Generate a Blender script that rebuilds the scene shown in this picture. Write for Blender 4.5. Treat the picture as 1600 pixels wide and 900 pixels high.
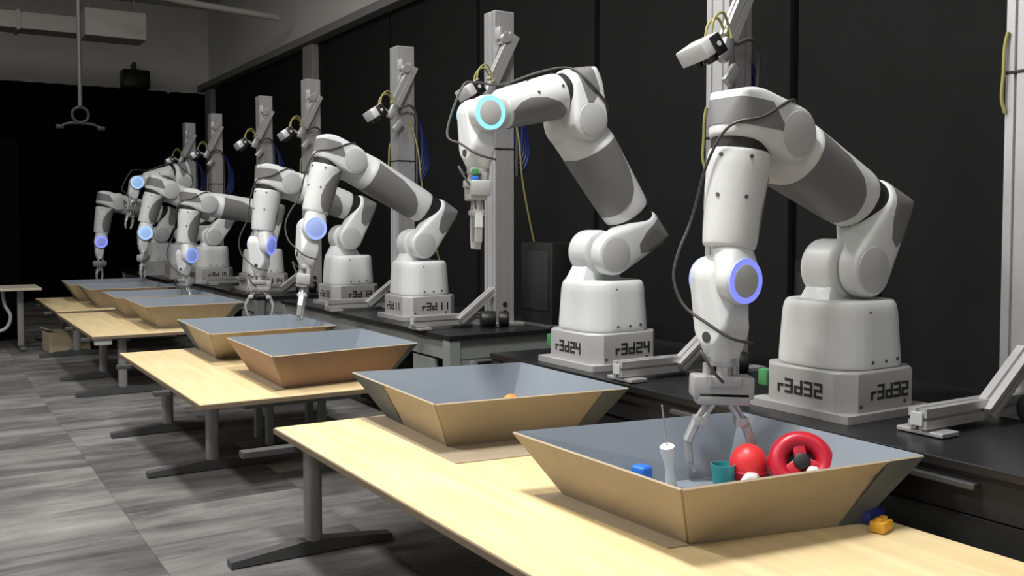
import bpy, bmesh, math, random
from mathutils import Vector, Matrix
R = math.radians
random.seed(7)
S = bpy.context.scene
for o in list(bpy.data.objects): bpy.data.objects.remove(o)
COL = S.collection

# ------------------------------------------------------------------ camera
cd = bpy.data.cameras.new('camera'); cam = bpy.data.objects.new('camera', cd); COL.objects.link(cam)
cam.location = (0, 0, 1.55); cam.rotation_euler = (R(87.5), 0, R(-31.9))
cd.lens = 33.75; cd.sensor_width = 36; cd.sensor_fit = 'HORIZONTAL'; cd.shift_y = -39.5/1600
cd.clip_start = .05; cd.clip_end = 100
S.camera = cam

# ------------------------------------------------------------------ world, exposure
W = bpy.data.worlds.new('world'); S.world = W; W.use_nodes = True
W.node_tree.nodes['Background'].inputs[0].default_value = (.75, .85, 1, 1)
W.node_tree.nodes['Background'].inputs[1].default_value = .02
S.view_settings.view_transform = 'Standard'; S.view_settings.look = 'None'
S.view_settings.gamma = 1; S.view_settings.use_curve_mapping = False
S.view_settings.exposure = 0.0
# ceiling lamps (their light; the fixtures are built with the ceiling)
LAMPS = [(1.2, 2.9, 1.0, 300), (-2.2, 4.6, 1.0, 210), (1.2, 6.5, 1.0, 115), (-2.2, 8.4, 1.0, 100), (1.2, 10.2, 1.0, 50), (-2.2, 0.6, 1.0, 40), (2.3, -0.6, 1.0, 15)]
CEIL = 5.9
for (x, y, s, p) in LAMPS:
    ld = bpy.data.lights.new('ceiling_lamp_light', 'AREA'); ld.shape = 'RECTANGLE'; ld.size = .55; ld.size_y = 1.15
    ld.energy = p; ld.color = (1, .985, .955)
    lo = bpy.data.objects.new('ceiling_lamp_light', ld); COL.objects.link(lo); lo.location = (x, y, CEIL-.13)

# ------------------------------------------------------------------ materials
MATS = {}
def mat(name, col, rough=.5, metal=0, noise=None, bump=0, spec=.5, emit=None, es=0, coat=0, scale=20, rnd=0):
    m = bpy.data.materials.new(name); m.use_nodes = True; nt = m.node_tree; N = nt.nodes; L = nt.links
    b = N['Principled BSDF']; b.inputs['Base Color'].default_value = (*col, 1)
    b.inputs['Roughness'].default_value = rough; b.inputs['Metallic'].default_value = metal
    b.inputs['Specular IOR Level'].default_value = spec; b.inputs['Coat Weight'].default_value = coat
    if emit: b.inputs['Emission Color'].default_value = (*emit, 1); b.inputs['Emission Strength'].default_value = es
    tc = N.new('ShaderNodeTexCoord')
    nz = N.new('ShaderNodeTexNoise'); nz.inputs['Scale'].default_value = scale; nz.inputs['Detail'].default_value = 4
    L.new(tc.outputs['Object'], nz.inputs['Vector'])
    if noise:
        mx = N.new('ShaderNodeMix'); mx.data_type = 'RGBA'
        mx.inputs[6].default_value = (*[c*(1-noise) for c in col], 1); mx.inputs[7].default_value = (*[min(1, c*(1+noise)) for c in col], 1)
        L.new(nz.outputs['Fac'], mx.inputs[0]); L.new(mx.outputs[2], b.inputs['Base Color'])
    if bump:
        bp = N.new('ShaderNodeBump'); bp.inputs['Strength'].default_value = bump; bp.inputs['Distance'].default_value = .01
        L.new(nz.outputs['Fac'], bp.inputs['Height']); L.new(bp.outputs[0], b.inputs['Normal'])
    MATS[name] = m
    return m
mat('white_plastic', (.64, .655, .66), .38, noise=.03, scale=6)
mat('cap_plastic', (.47, .48, .485), .42, noise=.03, scale=6)
mat('grey_plastic', (.17, .17, .175), .5, noise=.06, scale=30)
mat('black_rubber', (.012, .012, .013), .6, noise=.2)
mat('cast_aluminium', (.42, .42, .42), .5, .35, noise=.06, bump=.04, scale=60)
mat('aluminium', (.55, .55, .56), .38, .6, noise=.04, scale=40)
mat('dark_metal', (.09, .09, .092), .45, .5, noise=.1)
mat('letter_black', (.015, .015, .016), .6, noise=.1)
mat('red_cardboard', (.31, .20, .135), .85, noise=.12, bump=.05, scale=9)
mat('cardboard', (.345, .28, .195), .85, noise=.10, bump=.05, scale=9)
mat('cardboard_edge', (.38, .31, .22), .85, noise=.1, scale=30)
mat('tray_paint', (.19, .22, .26), .7, noise=.08, scale=5)
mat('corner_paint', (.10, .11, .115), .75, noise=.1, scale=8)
mat('bench_black', (.012, .012, .014), .35, noise=.2, scale=14)
mat('bench_grey', (.27, .285, .28), .5, .2, noise=.06, scale=12)
mat('bench_dark', (.01, .01, .011), .6, noise=.2)
mat('table_steel', (.26, .26, .265), .45, .3, noise=.06)
mat('table_foot_steel', (.075, .075, .08), .45, .3, noise=.06)
mat('table_edge', (.16, .12, .08), .6, noise=.1)
mat('wall_black', (.0075, .0075, .008), .9, spec=.25, noise=.12, bump=.05, scale=3)
mat('curtain_black', (.0022, .0022, .0023), .95, spec=.1, noise=.2, scale=3)
mat('wall_grey', (.72, .72, .70), .85, noise=.05, scale=2)
mat('ceiling_grey', (.6, .6, .57), .9, noise=.06, scale=2)
mat('duct_grey', (.5, .5, .47), .6, .1, noise=.06, scale=3)
mat('beam_grey', (.2, .2, .2), .8, noise=.08, scale=3)
mat('column_grey', (.25, .25, .25), .7, noise=.06, scale=3)
mat('lamp_face', (.9, .9, .85), .5, noise=.02, emit=(1, .96, .88), es=9)
mat('camera_shell', (.66, .66, .68), .35, .2, noise=.03)
mat('camera_black', (.01, .01, .011), .35, noise=.1)
mat('yellow_cable', (.30, .28, .09), .5, noise=.1)
mat('blue_cable', (.012, .022, .12), .45, noise=.2)
mat('grey_cable', (.05, .05, .05), .5, noise=.1)
mat('green_plastic', (.05, .22, .08), .5, noise=.1)
mat('blue_toy', (.02, .16, .62), .4, noise=.08)
mat('teal_toy', (.03, .25, .27), .4, noise=.08)
mat('red_toy', (.72, .03, .035), .4, noise=.06)
mat('crimson_toy', (.5, .01, .03), .35, noise=.06)
mat('white_toy', (.8, .8, .78), .5, noise=.04)
mat('orange_toy', (.8, .26, .05), .5, noise=.08)
mat('yellow_toy', (.75, .40, .04), .5, noise=.06)
mat('navy_toy', (.015, .03, .22), .45, noise=.1)
mat('black_box', (.007, .007, .0075), .45, noise=.2)
mat('desk_top', (.4, .37, .3), .6, noise=.05)
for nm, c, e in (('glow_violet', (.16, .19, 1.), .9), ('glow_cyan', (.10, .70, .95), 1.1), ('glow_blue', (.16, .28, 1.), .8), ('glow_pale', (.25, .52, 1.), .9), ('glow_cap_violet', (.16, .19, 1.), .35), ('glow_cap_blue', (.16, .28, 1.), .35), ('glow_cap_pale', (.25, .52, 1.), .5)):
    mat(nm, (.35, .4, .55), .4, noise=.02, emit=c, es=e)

def tex_material(name, build):
    m = bpy.data.materials.new(name); m.use_nodes = True; build(m.node_tree, m.node_tree.nodes['Principled BSDF']); MATS[name] = m
def carpet(nt, b):
    N, L = nt.nodes, nt.links
    g = N.new('ShaderNodeNewGeometry'); oi = N.new('ShaderNodeObjectInfo')
    mp = N.new('ShaderNodeMapping'); mp.inputs['Scale'].default_value = (.7, 3.2, 1)
    add = N.new('ShaderNodeVectorMath'); add.operation = 'MULTIPLY_ADD'
    add.inputs[0].default_value = (13, 7, 3); L.new(oi.outputs['Random'], add.inputs[1]); L.new(g.outputs['Position'], add.inputs[2])
    L.new(add.outputs[0], mp.inputs[0])
    n1 = N.new('ShaderNodeTexNoise'); n1.inputs['Scale'].default_value = 1.2; n1.inputs['Detail'].default_value = 8; n1.inputs['Roughness'].default_value = .65
    n1.inputs['Distortion'].default_value = .6; L.new(mp.outputs[0], n1.inputs['Vector'])
    cr = N.new('ShaderNodeValToRGB'); cr.color_ramp.elements[0].position = .36; cr.color_ramp.elements[0].color = (.052, .052, .052, 1)
    cr.color_ramp.elements[1].position = .66; cr.color_ramp.elements[1].color = (.20, .198, .19, 1); L.new(n1.outputs['Fac'], cr.inputs[0])
    n3 = N.new('ShaderNodeTexNoise'); n3.inputs['Scale'].default_value = 1.6; n3.inputs['Detail'].default_value = 5; L.new(add.outputs[0], n3.inputs['Vector'])
    m3 = N.new('ShaderNodeMapRange'); m3.inputs[1].default_value = .32; m3.inputs[2].default_value = .68; m3.inputs[3].default_value = .62; m3.inputs[4].default_value = 1.4; L.new(n3.outputs['Fac'], m3.inputs[0])
    hs2 = N.new('ShaderNodeHueSaturation'); L.new(m3.outputs[0], hs2.inputs['Value']); L.new(cr.outputs[0], hs2.inputs['Color'])
    hs = N.new('ShaderNodeHueSaturation'); mr = N.new('ShaderNodeMapRange'); mr.inputs[3].default_value = .85; mr.inputs[4].default_value = 1.12
    L.new(oi.outputs['Random'], mr.inputs[0]); L.new(mr.outputs[0], hs.inputs['Value']); L.new(hs2.outputs[0], hs.inputs['Color']); L.new(hs.outputs[0], b.inputs['Base Color'])
    n2 = N.new('ShaderNodeTexNoise'); n2.inputs['Scale'].default_value = 350; L.new(g.outputs['Position'], n2.inputs['Vector'])
    bp = N.new('ShaderNodeBump'); bp.inputs['Strength'].default_value = .4; bp.inputs['Distance'].default_value = .01
    L.new(n2.outputs['Fac'], bp.inputs['Height']); L.new(bp.outputs[0], b.inputs['Normal']); b.inputs['Roughness'].default_value = .95
tex_material('carpet', carpet)
def maple(nt, b):
    N, L = nt.nodes, nt.links
    tc = N.new('ShaderNodeTexCoord'); mp = N.new('ShaderNodeMapping'); mp.inputs['Scale'].default_value = (9, .8, 1); L.new(tc.outputs['Object'], mp.inputs[0])
    n1 = N.new('ShaderNodeTexNoise'); n1.inputs['Scale'].default_value = 2.2; n1.inputs['Detail'].default_value = 6; L.new(mp.outputs[0], n1.inputs['Vector'])
    cr = N.new('ShaderNodeValToRGB'); cr.color_ramp.elements[0].position = .3; cr.color_ramp.elements[0].color = (.70, .54, .29, 1)
    cr.color_ramp.elements[1].position = .75; cr.color_ramp.elements[1].color = (.84, .69, .42, 1); L.new(n1.outputs['Fac'], cr.inputs[0])
    L.new(cr.outputs[0], b.inputs['Base Color']); b.inputs['Roughness'].default_value = .42
tex_material('maple_top', maple)

# ------------------------------------------------------------------ helpers
def finish(bm, name, m, parent=None, mw=None, smooth=35):
    me = bpy.data.meshes.new(name)
    bmesh.ops.recalc_face_normals(bm, faces=bm.faces)
    bm.to_mesh(me); bm.free()
    return link(me, name, m, parent, mw, smooth)
def link(me, name, m, parent=None, mw=None, smooth=35):
    if smooth and len(me.polygons):
        me.polygons.foreach_set('use_smooth', [True]*len(me.polygons)); me.set_sharp_from_angle(angle=R(smooth))
    for mm in (m if isinstance(m, (list, tuple)) else [m]): me.materials.append(MATS[mm])
    o = bpy.data.objects.new(name, me); COL.objects.link(o)
    if parent: o.parent = parent
    if mw is not None: o.matrix_local = mw
    return o
def inst(src, parent=None, mw=None, name=None):
    o = src.copy(); COL.objects.link(o)
    if name: o.name = name
    o.parent = parent
    if mw is not None: o.matrix_local = mw
    return o
def inst_tree(src, parent=None, mw=None):
    o = inst(src, parent, mw if mw is not None else src.matrix_local.copy())
    for c in list(src.children): inst_tree(c, o)
    return o
def empty(name, loc=(0, 0, 0), rz=0, parent=None):
    o = bpy.data.objects.new(name, None); COL.objects.link(o); o.location = loc; o.rotation_euler = (0, 0, rz); o.empty_display_size = .1
    if parent: o.parent = parent
    return o
def tag(o, label, cat, group=None):
    o['label'] = label; o['category'] = cat
    if group: o['group'] = group
    return o
def struct(o): o['kind'] = 'structure'; return o
def box(bm, c, s, rot=None, bevel=0, seg=2):
    M = Matrix.Translation(c) @ (rot.to_4x4() if rot else Matrix()) @ Matrix.Diagonal((*s, 1))
    r = bmesh.ops.create_cube(bm, size=1, matrix=M)
    if bevel:
        ed = set(e for v in r['verts'] for e in v.link_edges)
        bmesh.ops.bevel(bm, geom=list(ed), offset=bevel, segments=seg, profile=.5, affect='EDGES')
    return bm
def nb(): return bmesh.new()
def bx(c, s, rot=None, bevel=0, seg=2): return box(bmesh.new(), c, s, rot, bevel, seg)
def align(d):
    d = Vector(d).normalized(); return d.to_track_quat('Z', 'Y').to_matrix()
def cyl(bm, p0, p1, r0, r1=None, seg=24, bevel=0):
    p0, p1 = Vector(p0), Vector(p1); r1 = r0 if r1 is None else r1
    M = Matrix.Translation((p0+p1)/2) @ align(p1-p0).to_4x4()
    r = bmesh.ops.create_cone(bm, cap_ends=True, segments=seg, radius1=r0, radius2=r1, depth=(p1-p0).length, matrix=M)
    if bevel:
        ed = [e for e in set(e for v in r['verts'] for e in v.link_edges) if any(len(f.verts) > 4 for f in e.link_faces)]
        bmesh.ops.bevel(bm, geom=ed, offset=bevel, segments=2, profile=.5, affect='EDGES')
    return bm
def catmull(P, n=8):
    P = [Vector(p) for p in P]; Q = [2*P[0]-P[1]]+P+[2*P[-1]-P[-2]]; out = []
    for i in range(1, len(Q)-2):
        a, b, c, d = Q[i-1:i+3]
        for k in range(n):
            t = k/n; out.append(.5*((2*b)+(c-a)*t+(2*a-5*b+4*c-d)*t*t+(3*b-a-3*c+d)*t**3))
    return out+[P[-1]]
def tube(bm, pts, r, seg=8, smooth=True):
    P = catmull(pts) if smooth else [Vector(p) for p in pts]
    up = Vector((0.13, .31, .94)); rings = []
    for i, p in enumerate(P):
        t = (P[min(i+1, len(P)-1)]-P[max(i-1, 0)]).normalized()
        u = (up-t*up.dot(t))
        if u.length < 1e-3: u = t.orthogonal()
        u.normalize(); w = t.cross(u); up = u
        rings.append([bm.verts.new(p+(u*math.cos(2*math.pi*k/seg)+w*math.sin(2*math.pi*k/seg))*r) for k in range(seg)])
    for a, b in zip(rings, rings[1:]):
        for k in range(seg): bm.faces.new((a[k], a[(k+1) % seg], b[(k+1) % seg], b[k]))
    bm.faces.new(rings[0]); bm.faces.new(rings[-1][::-1])
    return bm
def lathe(bm, prof, seg=24, M=Matrix()):
    rings = [[bm.verts.new(M @ Vector((r*math.cos(2*math.pi*k/seg), r*math.sin(2*math.pi*k/seg), z))) for k in range(seg)] for r, z in prof]
    for a, b in zip(rings, rings[1:]):
        for k in range(seg): bm.faces.new((a[k], a[(k+1) % seg], b[(k+1) % seg], b[k]))
    bm.faces.new(rings[0][::-1]); bm.faces.new(rings[-1])
    return bm
def prism(bm, poly, z0, z1, M=Matrix()):
    a = [bm.verts.new(M @ Vector((x, y, z0))) for x, y in poly]; b = [bm.verts.new(M @ Vector((x, y, z1))) for x, y in poly]
    n = len(poly)
    for k in range(n): bm.faces.new((a[k], a[(k+1) % n], b[(k+1) % n], b[k]))
    bm.faces.new(a[::-1]); bm.faces.new(b)
    return bm
def rrect(w, d, r, n=6):
    P = []
    for cx, cy, a0 in ((w/2-r, d/2-r, 0), (-w/2+r, d/2-r, 90), (-w/2+r, -d/2+r, 180), (w/2-r, -d/2+r, 270)):
        for k in range(n+1):
            a = R(a0+90*k/n); P.append((cx+r*math.cos(a), cy+r*math.sin(a)))
    return P
def ring_pts(c, axis, r, n=36):
    M = align(axis); return [Vector(c)+M @ Vector((r*math.cos(2*math.pi*k/n), r*math.sin(2*math.pi*k/n), 0)) for k in range(n)]
def drum_pts(cx, cz, y0, y1, r, e=.016):
    P = []
    for y, rr in ((y0, r-e), (y0+e*.3, r-e*.3), (y0+e, r), (y1-e, r), (y1-e*.3, r-e*.3), (y1, r-e)): P += ring_pts((cx, y, cz), (0, 1, 0), rr)
    return P
def hull_mesh(pts, vox=.008, it=5):
    bm = bmesh.new()
    for p in pts: bm.verts.new(p)
    bmesh.ops.convex_hull(bm, input=bm.verts)
    bmesh.ops.delete(bm, geom=[v for v in bm.verts if not v.link_faces], context='VERTS')
    me = bpy.data.meshes.new('hull'); bm.to_mesh(me); bm.free()
    o = bpy.data.objects.new('hull', me); COL.objects.link(o)
    md = o.modifiers.new('r', 'REMESH'); md.mode = 'VOXEL'; md.voxel_size = vox
    ms = o.modifiers.new('s', 'SMOOTH'); ms.factor = .5; ms.iterations = it
    dg = bpy.context.evaluated_depsgraph_get(); dg.update()
    out = bpy.data.meshes.new_from_object(o.evaluated_get(dg))
    bpy.data.objects.remove(o); bpy.data.meshes.remove(me)
    return out
def cut_panel(me, planes, off=.003, ymin=None):
    """a slice of a housing's skin, bounded by planes (point, outward normal), raised a little"""
    bm = bmesh.new(); bm.from_mesh(me)
    for co, no in planes:
        bmesh.ops.bisect_plane(bm, geom=bm.verts[:]+bm.edges[:]+bm.faces[:], plane_co=co, plane_no=no, clear_outer=True)
    bm.normal_update()
    for v in bm.verts: v.co += v.normal*off
    bmesh.ops.solidify(bm, geom=bm.faces[:], thickness=off)
    return bm
def poly_planes(P):
    """planes of a convex counter-clockwise polygon in (x, z)"""
    out = []
    for (a, b), (c, d) in zip(P, P[1:]+P[:1]): out.append(((a, 0, b), (d-b, 0, a-c)))
    return out

# ------------------------------------------------------------------ the setting
WX, FY = 5.2, 20.3
fl = struct(finish(bx((0, 8.5, -.03), (13, 25, .04)), 'floor', 'carpet', smooth=0))
bmt = bx((0, 0, 0), (.9485, .7785, .01), bevel=.0006, seg=1)
tile = None
for i in range(-2, 4):
    for j in range(0, 14):
        c = Vector((i*.95+.44, 2.22+j*.78+(.39 if i % 2 else 0), -.005))
        if tile is None: tile = finish(bmt, 'carpet_tile', 'carpet', fl, Matrix.Translation(c), smooth=0)
        else: inst(tile, fl, Matrix.Translation(c))
struct(finish(bx((0, 8.5, CEIL+.05), (13, 25, .1)), 'ceiling', 'ceiling_grey', smooth=0))
struct(finish(bx((-6.05, 8.5, 2.95), (.1, 25, 5.9)), 'wall_left', 'wall_grey', smooth=0))
struct(finish(bx((0, -3.55, 2.95), (12, .1, 5.9)), 'wall_back', 'wall_grey', smooth=0))
wf = struct(finish(bx((0, FY+.15, 5.02), (13, .1, 1.76)), 'wall_far', 'wall_grey', smooth=0))
wr = struct(finish(bx((WX+.12, 8.5, 2.95), (.1, 24.4, 5.9)), 'wall_right', 'wall_grey', smooth=0))
# black panels along the right wall, their joints open
ys = [-3.3, -1.9, .25, 2.45, 4.66, 6.93, 9.05, 11.3, 13.5, 15.8, 18.1, 20.2]
for a, b in zip(ys, ys[1:]):
    finish(bx((WX+.03, (a+b)/2, 2.12), (.06, b-a-.075, 4.2), bevel=.008), 'black_panel', 'wall_black', wr, smooth=0)
finish(bx((WX+.065, 8.4, 2.12), (.012, 24, 4.2)), 'panel_backing', 'curtain_black', wr, smooth=0)
# black drapes of the far wall, in folds
def drape(x0, x1, y, z0, z1, step=.34):
    bm = nb(); n = int((x1-x0)/step*8); P = []
    for k in range(n+1):
        x = x0+(x1-x0)*k/n; P.append((x, y+.045*math.sin(2*math.pi*(x-x0)/step)+.012*math.sin(7.3*x)))
    a = [[bm.verts.new((x, yy, z)) for x, yy in P] for z in (z0, z1)]
    for k in range(n): bm.faces.new((a[0][k], a[0][k+1], a[1][k+1], a[1][k]))
    bmesh.ops.solidify(bm, geom=bm.faces[:], thickness=.01)
    return bm
for k in range(6):
    x0 = -6+k*1.87; finish(drape(x0, x0+1.98, FY+.05*(k % 2), .02, 4.17), 'drape', 'curtain_black', wf, smooth=60)
o = finish(drape(-5.9, 1.15, 13.9, .02, 2.6), 'partition_drape', 'curtain_black', smooth=60)
tag(o, 'low black drape partition behind the desk at far left', 'curtain')
# beam over the black panels, columns
struct(finish(bx((WX-.06, 8.4, 4.27), (.22, 24, .12), bevel=.01), 'trim_1', 'beam_grey', smooth=0))
struct(finish(bx((WX-.03, 14.05, 2.1), (.14, .42, 4.2), bevel=.01), 'trim_2', 'column_grey', smooth=0))
struct(finish(bx((WX-.03, 19.85, 2.1), (.14, .42, 4.2), bevel=.01), 'trim_3', 'column_grey', smooth=0))
# ceiling lamps
lamp0 = None
for i, (x, y, s, p) in enumerate(LAMPS):
    r = empty('ceiling_lamp', (x, y, CEIL))
    bm = nb(); 
    for sx in (-1, 1): box(bm, (sx*.315, 0, -.06), (.03, 1.26, .12))
    for sy in (-1, 1): box(bm, (0, sy*.615, -.06), (.6, .03, .12))
    box(bm, (0, 0, -.015), (.6, 1.2, .03))
    finish(bm, 'lamp_frame', 'duct_grey', r, smooth=0)
    finish(bx((0, 0, -.06), (.58, 1.18, .02)), 'lamp_panel', 'lamp_face', r, smooth=0)
    tag(r, 'flat rectangular ceiling lamp panel above the lab', 'lamp', 'ceiling lamps')

# ------------------------------------------------------------------ ceiling things at the far left
def duct(name, c, s, label, n=0):
    r = empty(name, c)
    finish(bx((0, 0, 0), s, bevel=.01), 'duct_run', 'duct_grey', r, smooth=0)
    L = max(s); ax = s.index(L)
    for k in range(n):
        q = [0, 0, 0]; q[ax] = -L/2+(k+.5)*L/n; t = [v+.05 for v in s]; t[ax] = .05
        finish(bx(q, t, bevel=.005), 'flange', 'duct_grey', r, smooth=0)
    for k in (-1, 1):
        q = [0, 0, 0]; q[ax] = k*L*.36; finish(cyl(nb(), (q[0], q[1], s[2]/2-.01), (q[0], q[1], CEIL-c[2]+.02), .012, seg=8), 'hanger_rod', 'table_steel', r)
    tag(r, label, 'duct')
duct('ventilation_duct', (.2, 17.0, 4.66), (6.2, .5, .26), 'long grey ventilation duct across the far wall below the ceiling', 5)
duct('ventilation_box', (2.75, 16.40, 4.62), (.9, .6, .42), 'boxy grey ventilation unit at the duct end', 0)
bm = tube(nb(), [(2.6, 14.2, 4.75), (3.5, 14.6, 4.75), (4.9, 14.8, 4.72)], .05, 12)
tag(finish(bm, 'ceiling_pipe', 'duct_grey'), 'thin grey pipe running from the duct to the right wall', 'pipe')
r = empty('hanging_hook', (1.51, 11, CEIL))
finish(cyl(nb(), (0, 0, -3.15), (0, 0, 0), .022, seg=12), 'rod', 'table_foot_steel', r)
bm = nb(); tube(bm, [(  .08*math.cos(a*math.pi/8), 0, -3.24+.08*math.sin(a*math.pi/8)) for a in range(17)], .016, 8, False)
finish(bm, 'ring', 'bench_dark', r)
bm = nb(); tube(bm, [(-.2, 0, -3.37), (-.1, 0, -3.33), (.1, 0, -3.33), (.2, 0, -3.37)], .014, 8)
for sx in (-1, 1): box(bm, (sx*.2, 0, -3.37), (.08, .05, .04), bevel=.01)
finish(bm, 'crossbar', 'bench_dark', r)
tag(r, 'grey rod hanging from the ceiling with a dark ring and crossbar', 'hanger')
r = empty('wall_speaker', (3.73, 19.95, 4.13))
finish(bx((0, 0, .17), (.5, .4, .36), bevel=.03), 'cabinet', 'black_box', r)
finish(bx((0, -.2, .17), (.42, .02, .28), bevel=.008), 'grille', 'camera_black', r)
bm = cyl(nb(), (0, .05, .35), (0, .05, .52), .04, seg=12); cyl(bm, (0, .05, .48), (0, .3, .48), .03, seg=12); box(bm, (0, .05, .37), (.16, .1, .05), bevel=.01)
finish(bm, 'bracket', 'camera_black', r)
tag(r, 'black box speaker mounted high on the far wall', 'speaker')

# ------------------------------------------------------------------ benches
BZ = .77
def slab_bench(y0, y1, x0, x1, label, dark):
    r = empty('lab_bench', ((x0+x1)/2, (y0+y1)/2, 0)); w, l = x1-x0, y1-y0
    finish(bx((0, 0, BZ-.0175), (w, l, .035), bevel=.005), 'worktop', 'bench_black', r, smooth=0)
    g = 'bench_dark' if dark else 'bench_grey'
    z1 = BZ-.036
    for sx in (-1, 1):
        finish(bx((sx*(w/2-.05), 0, z1-.07), (.05, l-.2, .14), bevel=.004), 'rail', g, r, smooth=0)
        for sy in (-1, 1):
            lg = finish(bx((sx*(w/2-.05), sy*(l/2-.06), z1/2+.01), (.09, .1, z1-.02), bevel=.006), 'leg', g, r, smooth=0)
            finish(cyl(nb(), (sx*(w/2-.05), sy*(l/2-.06), .0), (sx*(w/2-.05), sy*(l/2-.06), .03), .045, seg=16), 'foot', 'black_rubber', lg)
    for sy in (-1, 1):
        e = finish(bx((0, sy*(l/2-.06), z1-.07), (w-.2, .05, .14), bevel=.004), 'end_rail', g, r, smooth=0)
        if not dark:
            finish(bx((0, sy*(l/2-.05), z1-.215), (w-.2, .02, .15), bevel=.003), 'end_panel', 'bench_grey', r, smooth=0)
            finish(bx((-w/2+.33, sy*(l/2-.038), z1-.2), (.17, .012, .075), bevel=.003), 'slot', 'black_box', r, smooth=0)
            finish(bx((-w/2+.2, sy*(l/2-.034), z1-.2), (.035, .02, .09), bevel=.004), 'latch', 'aluminium', r, smooth=0)
    finish(bx((0, 0, .2), (w-.14, l-.2, .03), bevel=.004), 'lower_shelf', g, r, smooth=0)
    finish(bx((w/2-.03, 0, .36), (.015, l-.22, .5)), 'back_panel', 'bench_dark', r, smooth=0)
    if dark:
        for k in range(3):
            yy = -l/2+.15+(k+.5)*(l-.3)/3
            d = finish(bx((-w/2+.045, yy, .36), (.03, (l-.3)/3-.03, .46), bevel=.004), 'cabinet_door', 'bench_dark', r, smooth=0)
            finish(bx((-w/2+.01, yy+.06, .695), (.035, .34, .022), bevel=.004), 'handle_rail', 'table_foot_steel', d, smooth=0)
    else:
        for k in range(2):
            finish(bx((-w/2+.045, -l/2+.45+k*.75, z1-.23), (.03, .34, .15), bevel=.004), 'drawer_box', 'bench_grey', r, smooth=0)
    tag(r, label, 'bench')
slab_bench(1.2, 4.86, 2.87, 4.15, 'black topped bench carrying the two nearest robots', True)
slab_bench(5.72, 9.25, 3.06, 4.2, 'grey framed black bench carrying the third and fourth robots', False)
slab_bench(9.75, 12.75, 2.97, 4.2, 'grey framed black bench carrying the fifth and sixth robots', False)
slab_bench(13.05, 16.3, 2.8, 4.2, 'farthest black bench under the last two robots', False)

# ------------------------------------------------------------------ tables
TZ = .55
def table(x0, x1, y0, y1, legs, lx, label):
    r = empty('work_table', ((x0+x1)/2, (y0+y1)/2, 0)); w, l = x1-x0, y1-y0; cx, cy = (x0+x1)/2, (y0+y1)/2
    tp = finish(bx((0, 0, TZ-.014), (w, l, .028), bevel=.003), 'tabletop', 'maple_top', r, smooth=0)
    bm = nb()
    for sx in (-1, 1): box(bm, (sx*(w/2+.002), 0, TZ-.018), (.008, l+.012, .026), bevel=.002)
    for sy in (-1, 1): box(bm, (0, sy*(l/2+.002), TZ-.018), (w, .008, .026), bevel=.002)
    finish(bm, 'edge_band', 'table_edge', tp, smooth=0)
    for y in legs:
        lg = finish(bx((lx-cx, y-cy, (TZ-.03)/2+.025), (.075, .075, TZ-.08), bevel=.02, seg=3), 'leg', 'table_steel', r)
        bm = nb(); P = [(-.39, .0), (.39, .0), (.39, .028), (.06, .062), (-.06, .062), (-.39, .028)]
        prism(bm, P, -.035, .035, Matrix.Translation((lx-cx, y-cy, .006)) @ Matrix.Rotation(R(90), 4, 'X'))
        finish(bm, 'foot_bar', 'table_foot_steel', lg, smooth=0)
        finish(bx((lx-cx+.05, y-cy, TZ-.045), (w*.6, .06, .03), bevel=.004), 'support_arm', 'table_foot_steel', lg, smooth=0)
    finish(bx((lx-cx+.06, (legs[0]+legs[1])/2-cy, TZ-.06), (.04, abs(legs[1]-legs[0])-.09, .05), bevel=.004), 'crossbeam', 'table_steel', r, smooth=0)
    tag(r, label, 'table')
table(1.46, 2.74, 1.42, 4.52, (1.95, 4.25), 1.55, 'nearest maple table holding the two closest cardboard trays')
table(1.30, 2.62, 5.30, 7.70, (6.03, 7.28), 1.55, 'second maple table, with steel foot bars on the carpet')
table(1.29, 2.60, 8.94, 11.32, (9.12, 10.15), 1.56, 'third maple table back from the front')
table(1.31, 2.60, 11.62, 13.75, (12.0, 13.2), 1.56, 'farthest maple table, beyond the third one')
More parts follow.
